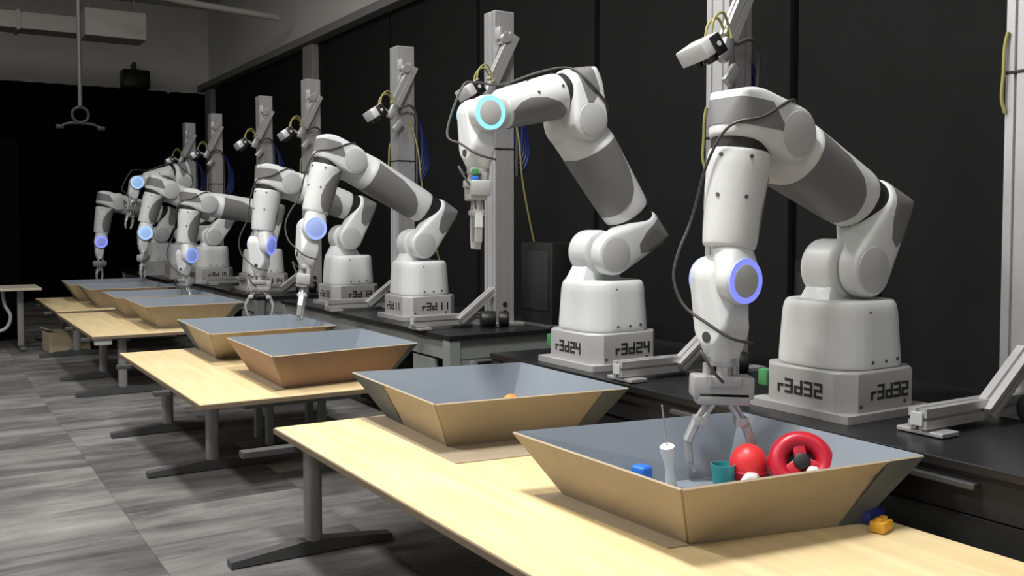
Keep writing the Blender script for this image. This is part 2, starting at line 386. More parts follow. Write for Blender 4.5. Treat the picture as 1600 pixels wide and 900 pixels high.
# ------------------------------------------------------------------ trays
def tray(rim, base, zr, label, nearp=.82, leftp=.66, flap=(.0, .0), card='cardboard'):
    """rim, base: L (far left), F (near left), Rr (near right), B (far right)"""
    z0 = TZ+.006
    Rm = [Vector((*p, zr)) for p in rim]; Bs = [Vector((*p, z0)) for p in base]
    c = sum(Bs, Vector())/4; org = Vector((c.x, c.y, TZ))
    r = empty('cardboard_tray', org)
    Rm = [p-org for p in Rm]; Bs = [p-org for p in Bs]; cc = Vector((0, 0, .1))
    def sheet(q, t, name, mats, parent, lift=0):
        n = (q[1]-q[0]).cross(q[3]-q[0]).normalized()
        if n.dot(sum(q, Vector())/4-cc) < 0: n = -n
        bm = nb(); o = [bm.verts.new(p+n*(t+lift)) for p in q]; i = [bm.verts.new(p+n*lift) for p in q]
        
        for a_, b_, c_ in ((0, 1, 2), (0, 2, 3)):
            bm.faces.new((o[a_], o[b_], o[c_])); f2 = bm.faces.new((i[c_], i[b_], i[a_])); f2.material_index = min(1, len(mats)-1)
        for k in range(4):
            f = bm.faces.new((o[k], i[k], i[(k+1) % 4], o[(k+1) % 4])); f.material_index = min(2, len(mats)-1)
        return finish(bm, name, mats, parent, smooth=0)
    walls = []
    for k in range(4):
        a, b = k, (k+1) % 4
        walls.append(sheet([Bs[a], Bs[b], Rm[b], Rm[a]], .008, 'side_wall', [card, 'tray_paint', 'cardboard_edge'], r))
    lerp = lambda p, q, t: p+(q-p)*t
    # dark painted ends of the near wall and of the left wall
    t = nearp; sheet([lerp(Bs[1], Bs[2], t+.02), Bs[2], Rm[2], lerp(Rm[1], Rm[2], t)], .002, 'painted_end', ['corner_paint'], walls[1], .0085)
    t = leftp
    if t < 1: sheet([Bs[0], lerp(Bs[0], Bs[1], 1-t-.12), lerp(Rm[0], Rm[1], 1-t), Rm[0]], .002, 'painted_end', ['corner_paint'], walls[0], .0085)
    bm = nb(); prism(bm, [(p.x, p.y) for p in Bs], Bs[0].z-.003, Bs[0].z+.002); finish(bm, 'tray_floor', 'tray_paint', r, smooth=0)
    ex = .1
    P = [(Bs[0].x-flap[0], Bs[0].y+.05), (Bs[1].x-flap[0]*.8, Bs[1].y-flap[1]), (Bs[2].x+.02, Bs[2].y-flap[1]), (Bs[3].x+.02, Bs[3].y+.03)]
    bm = nb(); prism(bm, P, .001, .0035); finish(bm, 'base_flap', 'cardboard', r, smooth=0)
    tag(r, label, 'tray', 'cardboard trays')
    return r
tray([(1.857, 2.97), (1.871, 2.075), (2.82, 1.955), (2.835, 2.80)], [(1.995, 2.84), (2.012, 2.20), (2.64, 2.06), (2.66, 2.70)], .775, 'nearest cardboard tray, filled with red, teal and blue toys', .84, 1.0, (.1, .0))
tray([(1.898, 4.59), (1.858, 3.60), (2.80, 3.48), (2.81, 4.42)], [(2.03, 4.45), (1.985, 3.72), (2.66, 3.62), (2.68, 4.32)], .775, 'cardboard tray with one orange ball, beside the nearest tray', .86, .58, (.14, .28))
tray([(1.754, 6.41), (1.73, 5.37), (2.70, 5.48), (2.72, 6.42)], [(1.88, 6.30), (1.85, 5.54), (2.56, 5.62), (2.58, 6.32)], .775, 'reddish brown cardboard tray on the near end of the second table', .95, 1.0, (.08, .04), 'red_cardboard')
tray([(1.746, 7.78), (1.71, 6.66), (2.66, 6.75), (2.64, 7.72)], [(1.86, 7.64), (1.84, 6.98), (2.52, 6.98), (2.50, 7.60)], .775, 'cardboard tray on the far end of the second table', .93, .7, (.1, .1))
tray([(1.78, 10.16), (1.76, 9.10), (2.68, 9.10), (2.68, 10.16)], [(1.92, 10.0), (1.92, 9.26), (2.5, 9.26), (2.5, 10.0)], .775, 'cardboard tray at the near end of the third table', .9, 1.0, (.06, .06))
tray([(1.74, 11.28), (1.72, 10.28), (2.68, 10.28), (2.68, 11.28)], [(1.88, 11.14), (1.86, 10.44), (2.5, 10.44), (2.5, 11.14)], .775, 'cardboard tray at the far end of the third table', .9, 1.0, (.06, .06))
tray([(1.68, 12.68), (1.66, 11.72), (2.62, 11.72), (2.62, 12.68)], [(1.82, 12.54), (1.80, 11.88), (2.48, 11.88), (2.48, 12.54)], .775, 'cardboard tray on the near half of the farthest table', .9, .6, (.06, .06))
tray([(1.62, 13.72), (1.58, 12.76), (2.60, 12.76), (2.62, 13.72)], [(1.76, 13.6), (1.74, 12.92), (2.46, 12.92), (2.46, 13.6)], .775, 'farthest cardboard tray, at the end of the row of tables', .9, .3, (.05, .05))

# ------------------------------------------------------------------ robot meshes (built once, shared)
P = drum_pts(-.015, -.285, .062, .155, .113)
for x, r_ in ((-.014, .128), (-.02, .136), (-.06, .138)): P += ring_pts((x, 0, 0), (1, 0, 0), r_)
for y in (-.085, .095):
    for z in (-.01, .085): P += ring_pts((-.168, y, z), (1, 0, 0), .022, 10)
    P += ring_pts((-.182, y*.8, .04), (1, 0, 0), .03, 10)
SH_LINK = hull_mesh(P)
P = drum_pts(-.06, -.16, .005, .14, .108)
for x, r_ in ((-.012, .114), (-.018, .122), (-.05, .124)): P += ring_pts((x, 0, 0), (1, 0, 0), r_)
for y in (-.075, .085):
    for z in (-.03, .085): P += ring_pts((-.185, y, z), (1, 0, 0), .022, 10)
    P += ring_pts((-.2, y*.75, .02), (1, 0, 0), .045, 12)
EL_LINK = hull_mesh(P)
P = drum_pts(.65, 0, -.145, .0, .125)
for x, r_ in ((.058, .122), (.064, .13), (.10, .133), (.47, .138), (.5, .138)): P += ring_pts((x, 0, 0), (1, 0, 0), r_)
UP_ARM = hull_mesh(P)
COLLAR = hull_mesh(drum_pts(.65, 0, -.125, -.004, .142), .007, 3)
P = []
for x, r_ in ((.028, .11), (.034, .117), (.08, .119), (.36, .103), (.392, .1), (.40, .092)): P += ring_pts((x, 0, 0), (1, 0, 0), r_)
FOREARM = hull_mesh(P, .007, 3)
P = drum_pts(.52, 0, .028, .107, .09)
P += ring_pts((.37, .01, 0), (1, 0, 0), .072); P += ring_pts((.44, .02, 0), (1, 0, 0), .06)
WRIST = hull_mesh(P, .006, 4)
P = drum_pts(0, 0, -.107, .022, .09)
for z, r_ in ((-.062, .07), (-.05, .083), (.07, .083), (.084, .072)): P += ring_pts((.175, 0, z), (0, 0, 1), r_)
P += ring_pts((.295, 0, .0), (1, 0, 0), .062); P += ring_pts((.12, .075, .0), (0, 1, 0), .05)
HAND = hull_mesh(P, .006, 4)
P = drum_pts(0, 0, -.115, .05, .12)
P += ring_pts((0, -.03, -.12), (0, 0, 1), .085)
TURRET = hull_mesh(P)
NECK = bmesh.new()
for z_, a_, b_ in ((-.185, .15, .15), (-.06, .09, .10)):
    for x_ in (-a_, a_):
        for y_ in (-.03-b_*.62, -.03+b_*.62): NECK.verts.new((x_, y_, z_))
bmesh.ops.convex_hull(NECK, input=NECK.verts)
bmesh.ops.bevel(NECK, geom=NECK.edges[:], offset=.008, segments=2, profile=.5, affect='EDGES')
P = []
for z, k in ((.19, .985), (.2, 1), (.225, 1), (.41, .945), (.44, .92), (.46, .87)):
    P += [Vector((x*k, y*k, z)) for x, y in rrect(.43, .43, .15)]
SHROUD = hull_mesh(P, .008, 3)
def save(bm, name, m, smooth=35):
    o = finish(bm, name, m, None, None, smooth); me = o.data; bpy.data.objects.remove(o); return me
def finm(me, m, smooth=45):
    me.polygons.foreach_set('use_smooth', [True]*len(me.polygons)); me.set_sharp_from_angle(angle=R(smooth)); me.materials.clear(); me.materials.append(MATS[m]); return me
for me in (SH_LINK, EL_LINK, UP_ARM, FOREARM, WRIST, HAND, TURRET, SHROUD, COLLAR): finm(me, 'white_plastic')
HALF = [((0, .004, 0), (0, -1, 0)), ((0, -.004, 0), (0, 1, 0))]
SH_PANEL = [save(cut_panel(SH_LINK, poly_planes([(-.168, -.0), (-.15, -.075), (-.11, -.14), (-.065, -.12), (-.042, -.04), (-.038, .15), (-.168, .15)])+[hf]), 'side_panel', 'grey_plastic') for hf in HALF]
EL_PANEL = [save(cut_panel(EL_LINK, poly_planes([(-.155, -.02), (-.08, -.075), (-.055, -.075), (-.055, .16), (-.155, .16)])), 'side_panel', 'grey_plastic')]
UP_PANEL = save(cut_panel(UP_ARM, poly_planes([(.12, -.2), (.49, -.2), (.49, .095), (.30, .075), (.2, .03), (.15, -.03), (.12, -.1)])), 'side_panel', 'grey_plastic')
FO_PANEL = save(cut_panel(FOREARM, poly_planes([(.05, -.2), (.37, -.2), (.38, -.02), (.33, .012), (.27, .024), (.18, .01), (.1, -.03), (.05, -.08)])), 'side_panel', 'grey_plastic')
NECK = save(NECK, 'neck', 'white_plastic')
RING_A = save(cyl(nb(), (-.03, 0, 0), (.07, 0, 0), .124, seg=40), 'joint_ring', 'black_rubber')
RING_B = save(cyl(nb(), (-.025, 0, 0), (.036, 0, 0), .110, seg=40), 'joint_ring', 'black_rubber')
CAP_S = save(cyl(nb(), (-.015, .145, -.285), (-.015, .159, -.285), .094, seg=40, bevel=.005), 'end_cap', 'cap_plastic')
CAP_E = save(cyl(nb(), (-.06, .13, -.16), (-.06, .145, -.16), .088, seg=40, bevel=.005), 'end_cap', 'cap_plastic')
CAP_W = save(cyl(nb(), (0, .1, 0), (0, .112, 0), .062, seg=32, bevel=.004), 'end_cap', 'cap_plastic')
def annulus(y0, y1, r0, r1):
    bm = nb(); M = Matrix.Rotation(R(90), 4, 'X'); n = 40; rings = []
    for r_, y in ((r0, y0), (r1, y0), (r1, y1), (r0, y1)): rings.append([bm.verts.new((r_*math.cos(2*math.pi*k/n), y, r_*math.sin(2*math.pi*k/n))) for k in range(n)])
    for a, b in zip(rings, rings[1:]+rings[:1]):
        for k in range(n): bm.faces.new((a[k], a[(k+1) % n], b[(k+1) % n], b[k]))
    return bm
def bolt_set(pts, axis, r_=.007):
    bm = nb()
    for p in pts: cyl(bm, Vector(p)-Vector(axis)*.01, Vector(p)+Vector(axis)*.004, r_, seg=8)
    return bm
BOLT = save(cyl(nb(), (0, 0, -.01), (0, 0, .004), .0075, seg=10), 'bolt', 'dark_metal')
# base block: chamfered square casting and a foot plate
bm = nb(); prism(bm, rrect(.46, .46, .065, 1), .03, .19)
ed = [e for e in bm.edges if abs(e.verts[0].co.z-.19) < 1e-4 and abs(e.verts[1].co.z-.19) < 1e-4]
bmesh.ops.bevel(bm, geom=ed, offset=.012, segments=3, profile=.5, affect='EDGES')
BLOCK = save(bm, 'base_block', 'cast_aluminium')
bm = nb(); prism(bm, rrect(.52, .52, .02, 2), .001, .032)
bmesh.ops.delete(bm, geom=[], context='VERTS')
PLATE = save(bm, 'foot_plate', 'cast_aluminium')
# squared letters
SEG = {'a': (.5, 1, 1, 0), 'g': (.5, .5, 1, 0), 'd': (.5, 0, 1, 0), 'f': (0, .75, 0, .5), 'b': (1, .75, 0, .5), 'e': (0, .25, 0, .5), 'c': (1, .25, 0, .5)}
GL = {'r': 'EG', '3': 'abcdg', 'd': 'bcdeg', '2': 'abged', '4': 'bcfg', '1': 'bc', '0': 'abcdef', '5': 'afgcd', '7': 'abc'}
def letters(txt, parent, M, h=.05):
    w = h*.62; gap = h*.38; st = h*.22; x = -(len(txt)*w+(len(txt)-1)*gap)/2
    for ch in txt:
        if ch not in GM:
            bm = nb()
            for s in GL[ch]:
                if s == 'G': cx, cz, sx, sz = .7, .5, .6, 0
                elif s == 'E': cx, cz, sx, sz = .4, .25, 0, .5
                else: cx, cz, sx, sz = SEG[s]
                box(bm, ((cx-.5)*w, 0, (cz-.5)*h), (sx*w+st, .003+.0004*(s in 'bcef'), sz*h+st))
            GM[ch] = save(bm, 'letter', 'letter_black', 0)
        mk(GM[ch], 'letter', parent, M @ Matrix.Translation((x+w/2, 0, 0))); x += w+gap
GM = {}
# gripper
bm = cyl(nb(), (0, 0, 0), (.035, 0, 0), .062, seg=28, bevel=.004); cyl(bm, (.03, .0, .03), (.075, 0, .03), .028, seg=20); cyl(bm, (.03, .05, -.03), (.075, .05, -.03), .022, seg=20); cyl(bm, (.03, -.05, -.02), (.075, -.05, -.02), .02, seg=20)
FLANGE = save(bm, 'tool_flange', 'aluminium')
bm = nb(); box(bm, (.115, 0, 0), (.085, .23, .11), bevel=.01); box(bm, (.155, 0, .01), (.05, .2, .09), bevel=.008); box(bm, (.09, .0, .062), (.04, .12, .02), bevel=.004)
GBODY = save(bm, 'gripper_body', 'cast_aluminium')
def seg_bar(bm, a, b, w, t):
    a, b = Vector(a), Vector(b); d = b-a; M = Matrix((d.normalized(), Vector((0, 0, 1)).cross(d).normalized(), Vector((0, 0, 1)))).transposed()
    box(bm, (a+b)/2, (d.length+w*.6, w, t), M, bevel=min(w, t)*.22, seg=1)
def finger(spread):
    """one finger in its own frame: x away from the palm, y outwards"""
    s = spread
    up = nb(); seg_bar(up, (.15, .012, .022), (.235, .012+.075*s, .022), .016, .012); seg_bar(up, (.15, .012, -.022), (.235, .012+.075*s, -.022), .016, .012); seg_bar(up, (.17, .05, 0), (.24, .03+.085*s, 0), .014, .02)
    kn = nb(); box(kn, (.247, .02+.08*s, 0), (.036, .05, .06), bevel=.006); cyl(kn, (.247, .02+.08*s, -.036), (.247, .02+.08*s, .036), .012, seg=12)
    pr = nb(); seg_bar(pr, (.25, .03+.085*s, 0), (.325, .035+.12*s, 0), .03, .045)
    di = nb(); seg_bar(di, (.325, .035+.12*s, 0), (.40, .03+.115*s, 0), .024, .04); seg_bar(di, (.40, .03+.115*s, 0), (.44, .02+.10*s, 0), .017, .034)
    return [save(b_, n_, m_) for b_, n_, m_ in ((up, 'linkage', 'aluminium'), (kn, 'knuckle', 'aluminium'), (pr, 'finger', 'aluminium'), (di, 'fingertip', 'cast_aluminium'))]
FING = {}
LRING = {}
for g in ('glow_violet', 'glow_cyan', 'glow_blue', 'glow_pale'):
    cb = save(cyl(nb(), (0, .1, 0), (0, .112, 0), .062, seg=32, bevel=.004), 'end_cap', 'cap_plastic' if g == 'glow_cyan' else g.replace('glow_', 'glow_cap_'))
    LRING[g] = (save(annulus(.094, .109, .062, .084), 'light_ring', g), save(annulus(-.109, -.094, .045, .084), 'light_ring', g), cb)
LENS = save(cyl(nb(), (.215, 0, .07), (.215, 0, .09), .02, seg=20), 'sensor_eye', 'dark_metal')
def mk(me, name, parent, M=None):
    o = bpy.data.objects.new(name, me); COL.objects.link(o); o.parent = parent
    if M is not None: o.matrix_local = M
    return o
def frame(p, ang, roll=0):
    c, s = math.cos(R(ang)), math.sin(R(ang))
    M = Matrix(((c, 0, -s, p[0]), (0, 1, 0, 0), (s, 0, c, p[1]), (0, 0, 0, 1)))
    return M @ Matrix.Rotation(R(roll), 4, 'X')
def robot(x, y, az, u, v, h, text, label, L1=.65, froll=0, wroll=0, glow='glow_blue', spread=1, gyaw=0, eyetxt=True, zoff=0, connector=False, wires=True, hs=1, soff=0):
    r = empty('robot_arm', (x, y, BZ), R(180+az))
    pl = mk(PLATE, 'foot_plate', r); bl = mk(BLOCK, 'base_block', r)
    if text:
        letters(text, bl, Matrix.Translation((-.02, .2305, .105)) @ Matrix.Rotation(R(180), 4, 'Z'))
        letters(text, bl, Matrix.Translation((.2305, -.01, .105)) @ Matrix.Rotation(R(90), 4, 'Z'))
    for sx, sy in ((-.12, 1), (.15, 1)): mk(BOLT, 'bolt', bl, Matrix.Translation((sx, .23, .055)) @ Matrix.Rotation(R(-90), 4, 'X'))
    if connector:
        finish(bx((.16, -.25, .11), (.05, .05, .07), bevel=.006), 'connector', 'green_plastic', bl)
    sh = mk(SHROUD, 'body_shroud', r)
    for px, pz in ((.0, .43), (.0, .235), (-.09, .235), (-.17, .24)): mk(BOLT, 'bolt', sh, Matrix.Translation((px*.9+.06, .198+(.0 if pz > .3 else .014), pz-.015)) @ Matrix.Rotation(R(-90), 4, 'X'))
    S0 = Vector((soff, .585+zoff))
    tu = mk(TURRET, 'turret', r, Matrix.Translation((S0.x, 0, S0.y))); mk(NECK, 'neck', tu)
    d = lambda a: Vector((math.cos(R(a)), math.sin(R(a))))
    n = lambda a: Vector((-math.sin(R(a)), math.cos(R(a))))
    K = S0+.29*n(u); E = K+L1*d(u); G = E+.16*n(v)+.06*d(v); Wp = G+.52*d(v); H = Wp+.295*d(h)
    o = mk(SH_LINK, 'shoulder_link', r, frame(K, u)); [mk(q_, 'side_panel', o) for q_ in SH_PANEL]; mk(CAP_S, 'end_cap', o); mk(RING_A, 'joint_ring', o)
    k = L1/.65
    o = mk(UP_ARM, 'upper_arm', r, frame(K, u) @ Matrix.Diagonal((k, 1, 1, 1))); mk(UP_PANEL, 'side_panel', o); mk(COLLAR, 'elbow_collar', o)
    o = mk(EL_LINK, 'elbow_link', r, frame(G, v)); [mk(q_, 'side_panel', o) for q_ in EL_PANEL]; mk(CAP_E, 'end_cap', o); mk(RING_B, 'joint_ring', o)
    mk(BOLT, 'bolt', o, Matrix.Translation((-.115, .118, -.12)) @ Matrix.Rotation(R(-90), 4, 'X'))
    o = mk(FOREARM, 'forearm', r, frame(G, v, froll)); mk(FO_PANEL, 'side_panel', o)
    for px in (.06, .21):
        for a in (-68, -12):
            rr = .118-(px-.08)*.05; mk(BOLT, 'bolt', o, Matrix.Rotation(R(-froll), 4, 'X') @ Matrix.Rotation(R(a), 4, 'X') @ Matrix.Translation((px, 0, 0)) @ Matrix.Rotation(0, 4, 'X') @ Matrix.Translation((0, 0, rr)))
    o = mk(WRIST, 'wrist_joint', r, frame(G, v, wroll))
    mk(LRING[glow][0], 'light_ring', o, Matrix.Translation((.52, 0, 0))); mk(CAP_W if az == 0 and text == 'r3d32' else LRING[glow][2], 'end_cap', o, Matrix.Translation((.52, 0, 0)))
    FH = frame(Wp, h, 0) @ Matrix.Rotation(R(wroll), 4, 'X') @ Matrix.Scale(hs, 4)
    o = mk(HAND, 'hand', r, FH); mk(LRING[glow][1], 'light_ring', o); mk(LENS, 'sensor_eye', o)
    g = mk(FLANGE, 'tool_flange', r, FH @ Matrix.Translation((.29, 0, 0)) @ Matrix.Rotation(R(gyaw), 4, 'X'))
    gb = mk(GBODY, 'gripper_body', r, FH @ Matrix.Translation((.29, 0, 0)) @ Matrix.Rotation(R(gyaw), 4, 'X'))
    if text == 'r3d24':
        finish(bx((.03, .085, .03), (.035, .05, .03), bevel=.004), 'plug', 'green_plastic', g); finish(bx((.068, .085, .03), (.03, .05, .03), bevel=.004), 'plug', 'blue_toy', g)
    if spread not in FING: FING[spread] = finger(spread)
    for sgn in (0, 180):
        ms = FING[spread]; M = FH @ Matrix.Translation((.29, 0, 0)) @ Matrix.Rotation(R(gyaw+sgn), 4, 'X')
        f = mk(ms[2], 'finger', r, M); mk(ms[0], 'linkage', f); mk(ms[1], 'knuckle', f); mk(ms[3], 'fingertip', f)
    # hose from the elbow round the forearm to the hand
    if wires:
        q = lambda p, off, yy: (p.x+off.x, yy, p.y+off.y)
        pts = [q(E, -.02*n(v)-.10*d(v), .10), q(E, .05*n(v)-.12*d(v), .13), q(G, -.09*d(v)+.03*n(v), .135), q(G, -.04*d(v)+.125*n(v), .06), q(G, .1*d(v)+.14*n(v), -.02),
               q(G, .30*d(v)+.12*n(v), -.09), q(G, .44*d(v)+.16*n(v), -.10), q(Wp, .17*n(v)+.02*d(h), -.10), q(Wp, .10*d(h)+.15*n(h), -.06), q(Wp, .16*d(h)+.115*n(h), .03), q(Wp, .21*d(h)+.06*n(h), .10), q(Wp, .23*d(h)-.03*n(h), .12)]
        finish(tube(nb(), pts, .006, 8), 'hose', 'grey_cable', r)
        pts = [q(Wp, .30*d(h)+.06*n(h), -.03), q(Wp, .27*d(h)+.11*n(h), .0), q(Wp, .34*d(h)+.09*n(h), .05), q(Wp, .38*d(h)+.05*n(h), .06)]
        finish(tube(nb(), pts, .006, 8), 'gripper_lead', 'grey_cable', r)
    tag(r, label, 'robot arm', 'robot arms on the benches')
    return r
robot(3.26, 2.66, 0, 26, -82, -88, 'r3d32', 'nearest white robot arm, its aluminium block marked r3d32', .60, -40, 0, 'glow_violet', .72, -58, connector=True)
robot(3.20, 4.20, 0, 55, -15, -88, 'r3d24', 'white robot arm marked r3d24, forearm raised and glowing cyan ring', .65, 0, 0, 'glow_cyan', .4, 20, connector=True, hs=.92, soff=.04, zoff=.025)
robot(3.46, 6.98, 0, 29, -75, -82, 'r3d11', 'third nearest white robot arm, gripper in the reddish brown tray', .81, 0, 0, 'glow_blue', .5, 26, hs=.95, soff=.035, zoff=.01)
robot(3.46, 8.48, 0, 19, -82, -88, 'r3d13', 'fourth white robot arm, gripper fingers spread over the second table', .68, -60, -42, 'glow_violet', .85, -25, hs=.88, soff=.04, zoff=.04)
robot(3.36, 10.75, 0, 8, -83, -90, 'r3d14', 'fifth white robot arm, reaching low over the third table', .68, 0, -30, 'glow_blue', .6, 0, hs=.72)
robot(3.20, 12.40, 0, 26, -75, -88, 'r3d15', 'sixth white robot arm, pale blue glow, between the fifth and seventh', .70, 0, 0, 'glow_pale', .3, 40, wires=False, hs=.75)
robot(3.16, 13.60, 0, 64, -16, -80, None, 'far white robot arm with its forearm raised and pale blue joint', .65, 0, 0, 'glow_pale', .25, 60, hs=.85)
robot(3.03, 14.60, 0, 15, -82, -88, None, 'farthest white robot arm, at the left end of the row', .66, 0, 0, 'glow_violet', .25, 60, wires=False, hs=.75)

# ------------------------------------------------------------------ camera posts
def profile(w, d, n=2):
    """outline of a slotted aluminium extrusion"""
    def side(L, m):
        out = []; s = .012; dp = .014
        for k in range(m):
            c = -L/2+(k+.5)*L/m; out += [(c-s/2-.0, 0), (c-s/2, -dp), (c+s/2, -dp), (c+s/2, 0)]
        return out
    P = []
    P += [(-w/2, -d/2)]+[(x, -d/2-y) for x, y in side(w, n)]
    P += [(w/2, -d/2)]+[(w/2+y, x) for x, y in side(d, n)]
    P += [(w/2, d/2)]+[(-x, d/2+y) for x, y in side(w, n)]
    P += [(-w/2, d/2)]+[(-w/2-y, -x) for x, y in side(d, n)]
    return P
def extr(p0, p1, w, d, n=2, twist=0):
    p0, p1 = Vector(p0), Vector(p1); M = Matrix.Translation(p0) @ align(p1-p0).to_4x4() @ Matrix.Rotation(R(twist), 4, 'Z')
    return prism(nb(), profile(w, d, n), 0, (p1-p0).length, M)
def post(x, y, label, top=3.08, wires=True, drop=False):
    r = empty('camera_post', (x, y, BZ)); h = top-BZ
    up = finish(prism(nb(), profile(.16, .16), 0, h), 'upright', 'aluminium', r, smooth=0)
    finish(bx((0, 0, h+.004), (.16, .16, .008), bevel=.002), 'end_cap', 'cap_plastic', up, smooth=0)
    bm = nb(); box(bm, (0, 0, .012), (.30, .28, .024), bevel=.004); fp = finish(bm, 'base_plate', 'aluminium', r, smooth=0)
    # foot beam and slanted brace towards the front edge of the bench
    fb = finish(extr((-.72, 0, .062), (-.08, 0, .062), .075, .075, 1), 'foot_beam', 'aluminium', r, smooth=0)
    bm = nb(); box(bm, (-.66, .0, .012), (.10, .19, .016), bevel=.003); finish(bm, 'foot_clamp', 'aluminium', fb, smooth=0)
    finish(bx((-.725, 0, .062), (.006, .05, .05), bevel=.002), 'beam_end', 'cap_plastic', fb, smooth=0)
    finish(extr((-.36, -.03, .05), (-.06, -.03, .27), .075, .05, 1), 'brace', 'aluminium', r, smooth=0)
    finish(cyl(nb(), (-.23, -.12, .064), (-.13, -.16, .064), .06, seg=20, bevel=.008), 'cable_drum', 'black_box', r); finish(cyl(nb(), (-.08, -.13, .06), (-.02, -.17, .06), .055, seg=20, bevel=.008), 'cable_drum', 'black_box', r)
    for z in (.10, .16): finish(cyl(nb(), (.0, -.078, z), (.0, -.09, z), .018, seg=14), 'bolt', 'black_rubber', r)
    # slanted camera boom on the near face
    a, b = Vector((.05, -.125, h-.17)), Vector((-.13, -.125, h-.52))
    bo = finish(extr(a, b, .085, .05, 1, 90), 'camera_boom', 'aluminium', r, smooth=0)
    bm = nb(); box(bm, (.0, -.095, h-.19), (.10, .05, .10), bevel=.005); cyl(bm, (-.03, -.12, h-.2), (-.03, -.165, h-.2), .035, seg=16); box(bm, (-.05, -.10, h-.16), (.04, .05, .09), bevel=.005)
    finish(bm, 'boom_bracket', 'aluminium', bo)
    bm = nb(); box(bm, (-.155, -.125, h-.58), (.06, .05, .12), Matrix.Rotation(R(25), 3, 'Y'), bevel=.006); box(bm, (-.215, -.12, h-.575), (.16, .03, .03), Matrix.Rotation(R(20), 3, 'Y'), bevel=.004)
    box(bm, (-.10, -.12, h-.70), (.11, .03, .06), Matrix.Rotation(R(-50), 3, 'Y'), bevel=.005)
    finish(bm, 'camera_mount', 'aluminium', bo)
    Mc = Matrix.Translation((-.33, -.14, h-.60)) @ Matrix.Rotation(R(-32), 4, 'Y') @ Matrix.Rotation(R(-8), 4, 'X')
    ca = finish(bx((0, 0, .0), (.13, .20, .085), bevel=.008), 'camera_housing', 'camera_shell', r, Mc)
    finish(bx((.025, -.104, -.012), (.065, .014, .10), bevel=.004), 'side_plate', 'camera_black', ca)
    finish(cyl(nb(), (.025, -.109, -.01), (.025, -.114, -.01), .013, seg=12), 'badge', 'camera_shell', ca)
    for yy in (-.055, .055): finish(cyl(nb(), (-.01, yy, -.04), (-.01, yy, -.075), .035, .03, 20), 'lens', 'camera_black', ca)
    if wires:
        for k, (yy, zz) in enumerate(((-.13, .0), (-.17, .02))):
            finish(tube(nb(), [(-.29, yy, h-.55), (-.27, yy, h-.47+zz), (-.21, yy, h-.43+zz), (-.16, yy+.01, h-.47), (-.15, yy, h-.53)], .007), 'yellow_lead', 'yellow_cable', r)
    finish(tube(nb(), [(-.10, -.15, h-.55), (.0, -.16, h-.52), (.07, -.14, h-.60), (.095, -.10, h-.85), (.10, -.09, h-1.2)], .011), 'black_lead', 'grey_cable', r)
    # blue cable coil tied to the side of the post
    for k in range(4):
        w_ = .05+.02*k; zc = h-.84-.02*k
        finish(tube(nb(), [(.10+.012*k, -.03+.02*k, zc+.26), (.10+w_+.03, -.02+.02*k, zc+.12), (.10+w_+.03, -.02, zc-.16), (.10+.012*k, -.03+.01*k, zc-.28), (.09, -.05+.02*k, zc-.1), (.095, -.05+.02*k, zc+.16), (.10+.012*k, -.03+.02*k, zc+.26)], .018), 'blue_cable_coil', 'blue_cable', r)
    if drop: finish(tube(nb(), [(.02, -.10, h-.62), (.10, -.11, h-.9), (.16, -.08, h-1.25), (.30, -.02, .62), (.40, .0, .3), (.40, .0, .20)], .007), 'cable', 'yellow_cable', r)
    finish(tube(nb(), [(-.088, .07, h-.84), (-.094, .078, h-.9), (-.096, .08, h-1.0), (-.098, .084, h-1.1), (-.088, .075, h-1.16)], .007), 'side_lead', 'yellow_cable', r)
    finish(bx((0, 0, h-1.0), (.166, .166, .014), bevel=.003), 'cable_tie', 'black_rubber', r, smooth=0)
    tag(r, label, 'camera post', 'camera posts on the benches')
    return r
post(3.80, 2.16, 'bare aluminium camera post at the right edge of the picture', 3.14)
post(3.60, 3.66, 'camera post behind the nearest robot, white camera at its top', 2.98)
post(3.72, 6.16, 'tall aluminium camera post left of the robot marked r3d24', drop=True)
post(3.72, 7.83, 'camera post directly behind the third robot from the front', drop=True)
post(3.72, 10.15, 'camera post beside the grey wall column')
post(3.72, 11.80, 'camera post left of the grey wall column, above the fourth robot')
post(3.72, 14.08, 'second farthest camera post')
post(3.72, 15.63, 'farthest camera post, smallest in the picture')

# ------------------------------------------------------------------ equipment boxes
def eqbox(x, y, z, s, label):
    r = empty('computer_tower', (x, y, z))
    finish(bx((0, 0, s[2]/2), s, bevel=.012), 'case', 'black_box', r)
    finish(bx((-s[0]/2-.004, 0, s[2]*.55), (.008, s[1]*.8, s[2]*.7), bevel=.003), 'front_panel', 'bench_dark', r)
    finish(bx((-.02, 0, .012), (s[0]+.05, s[1]+.05, .024), bevel=.005), 'base_tray', 'dark_metal', r)
    tag(r, label, 'computer')
eqbox(4.05, 5.93, BZ, (.3, .42, .62), 'black computer box on the bench behind the robot marked r3d24')
eqbox(3.93, 3.22, BZ, (.3, .3, .58), 'black computer box left of the nearest robot base')

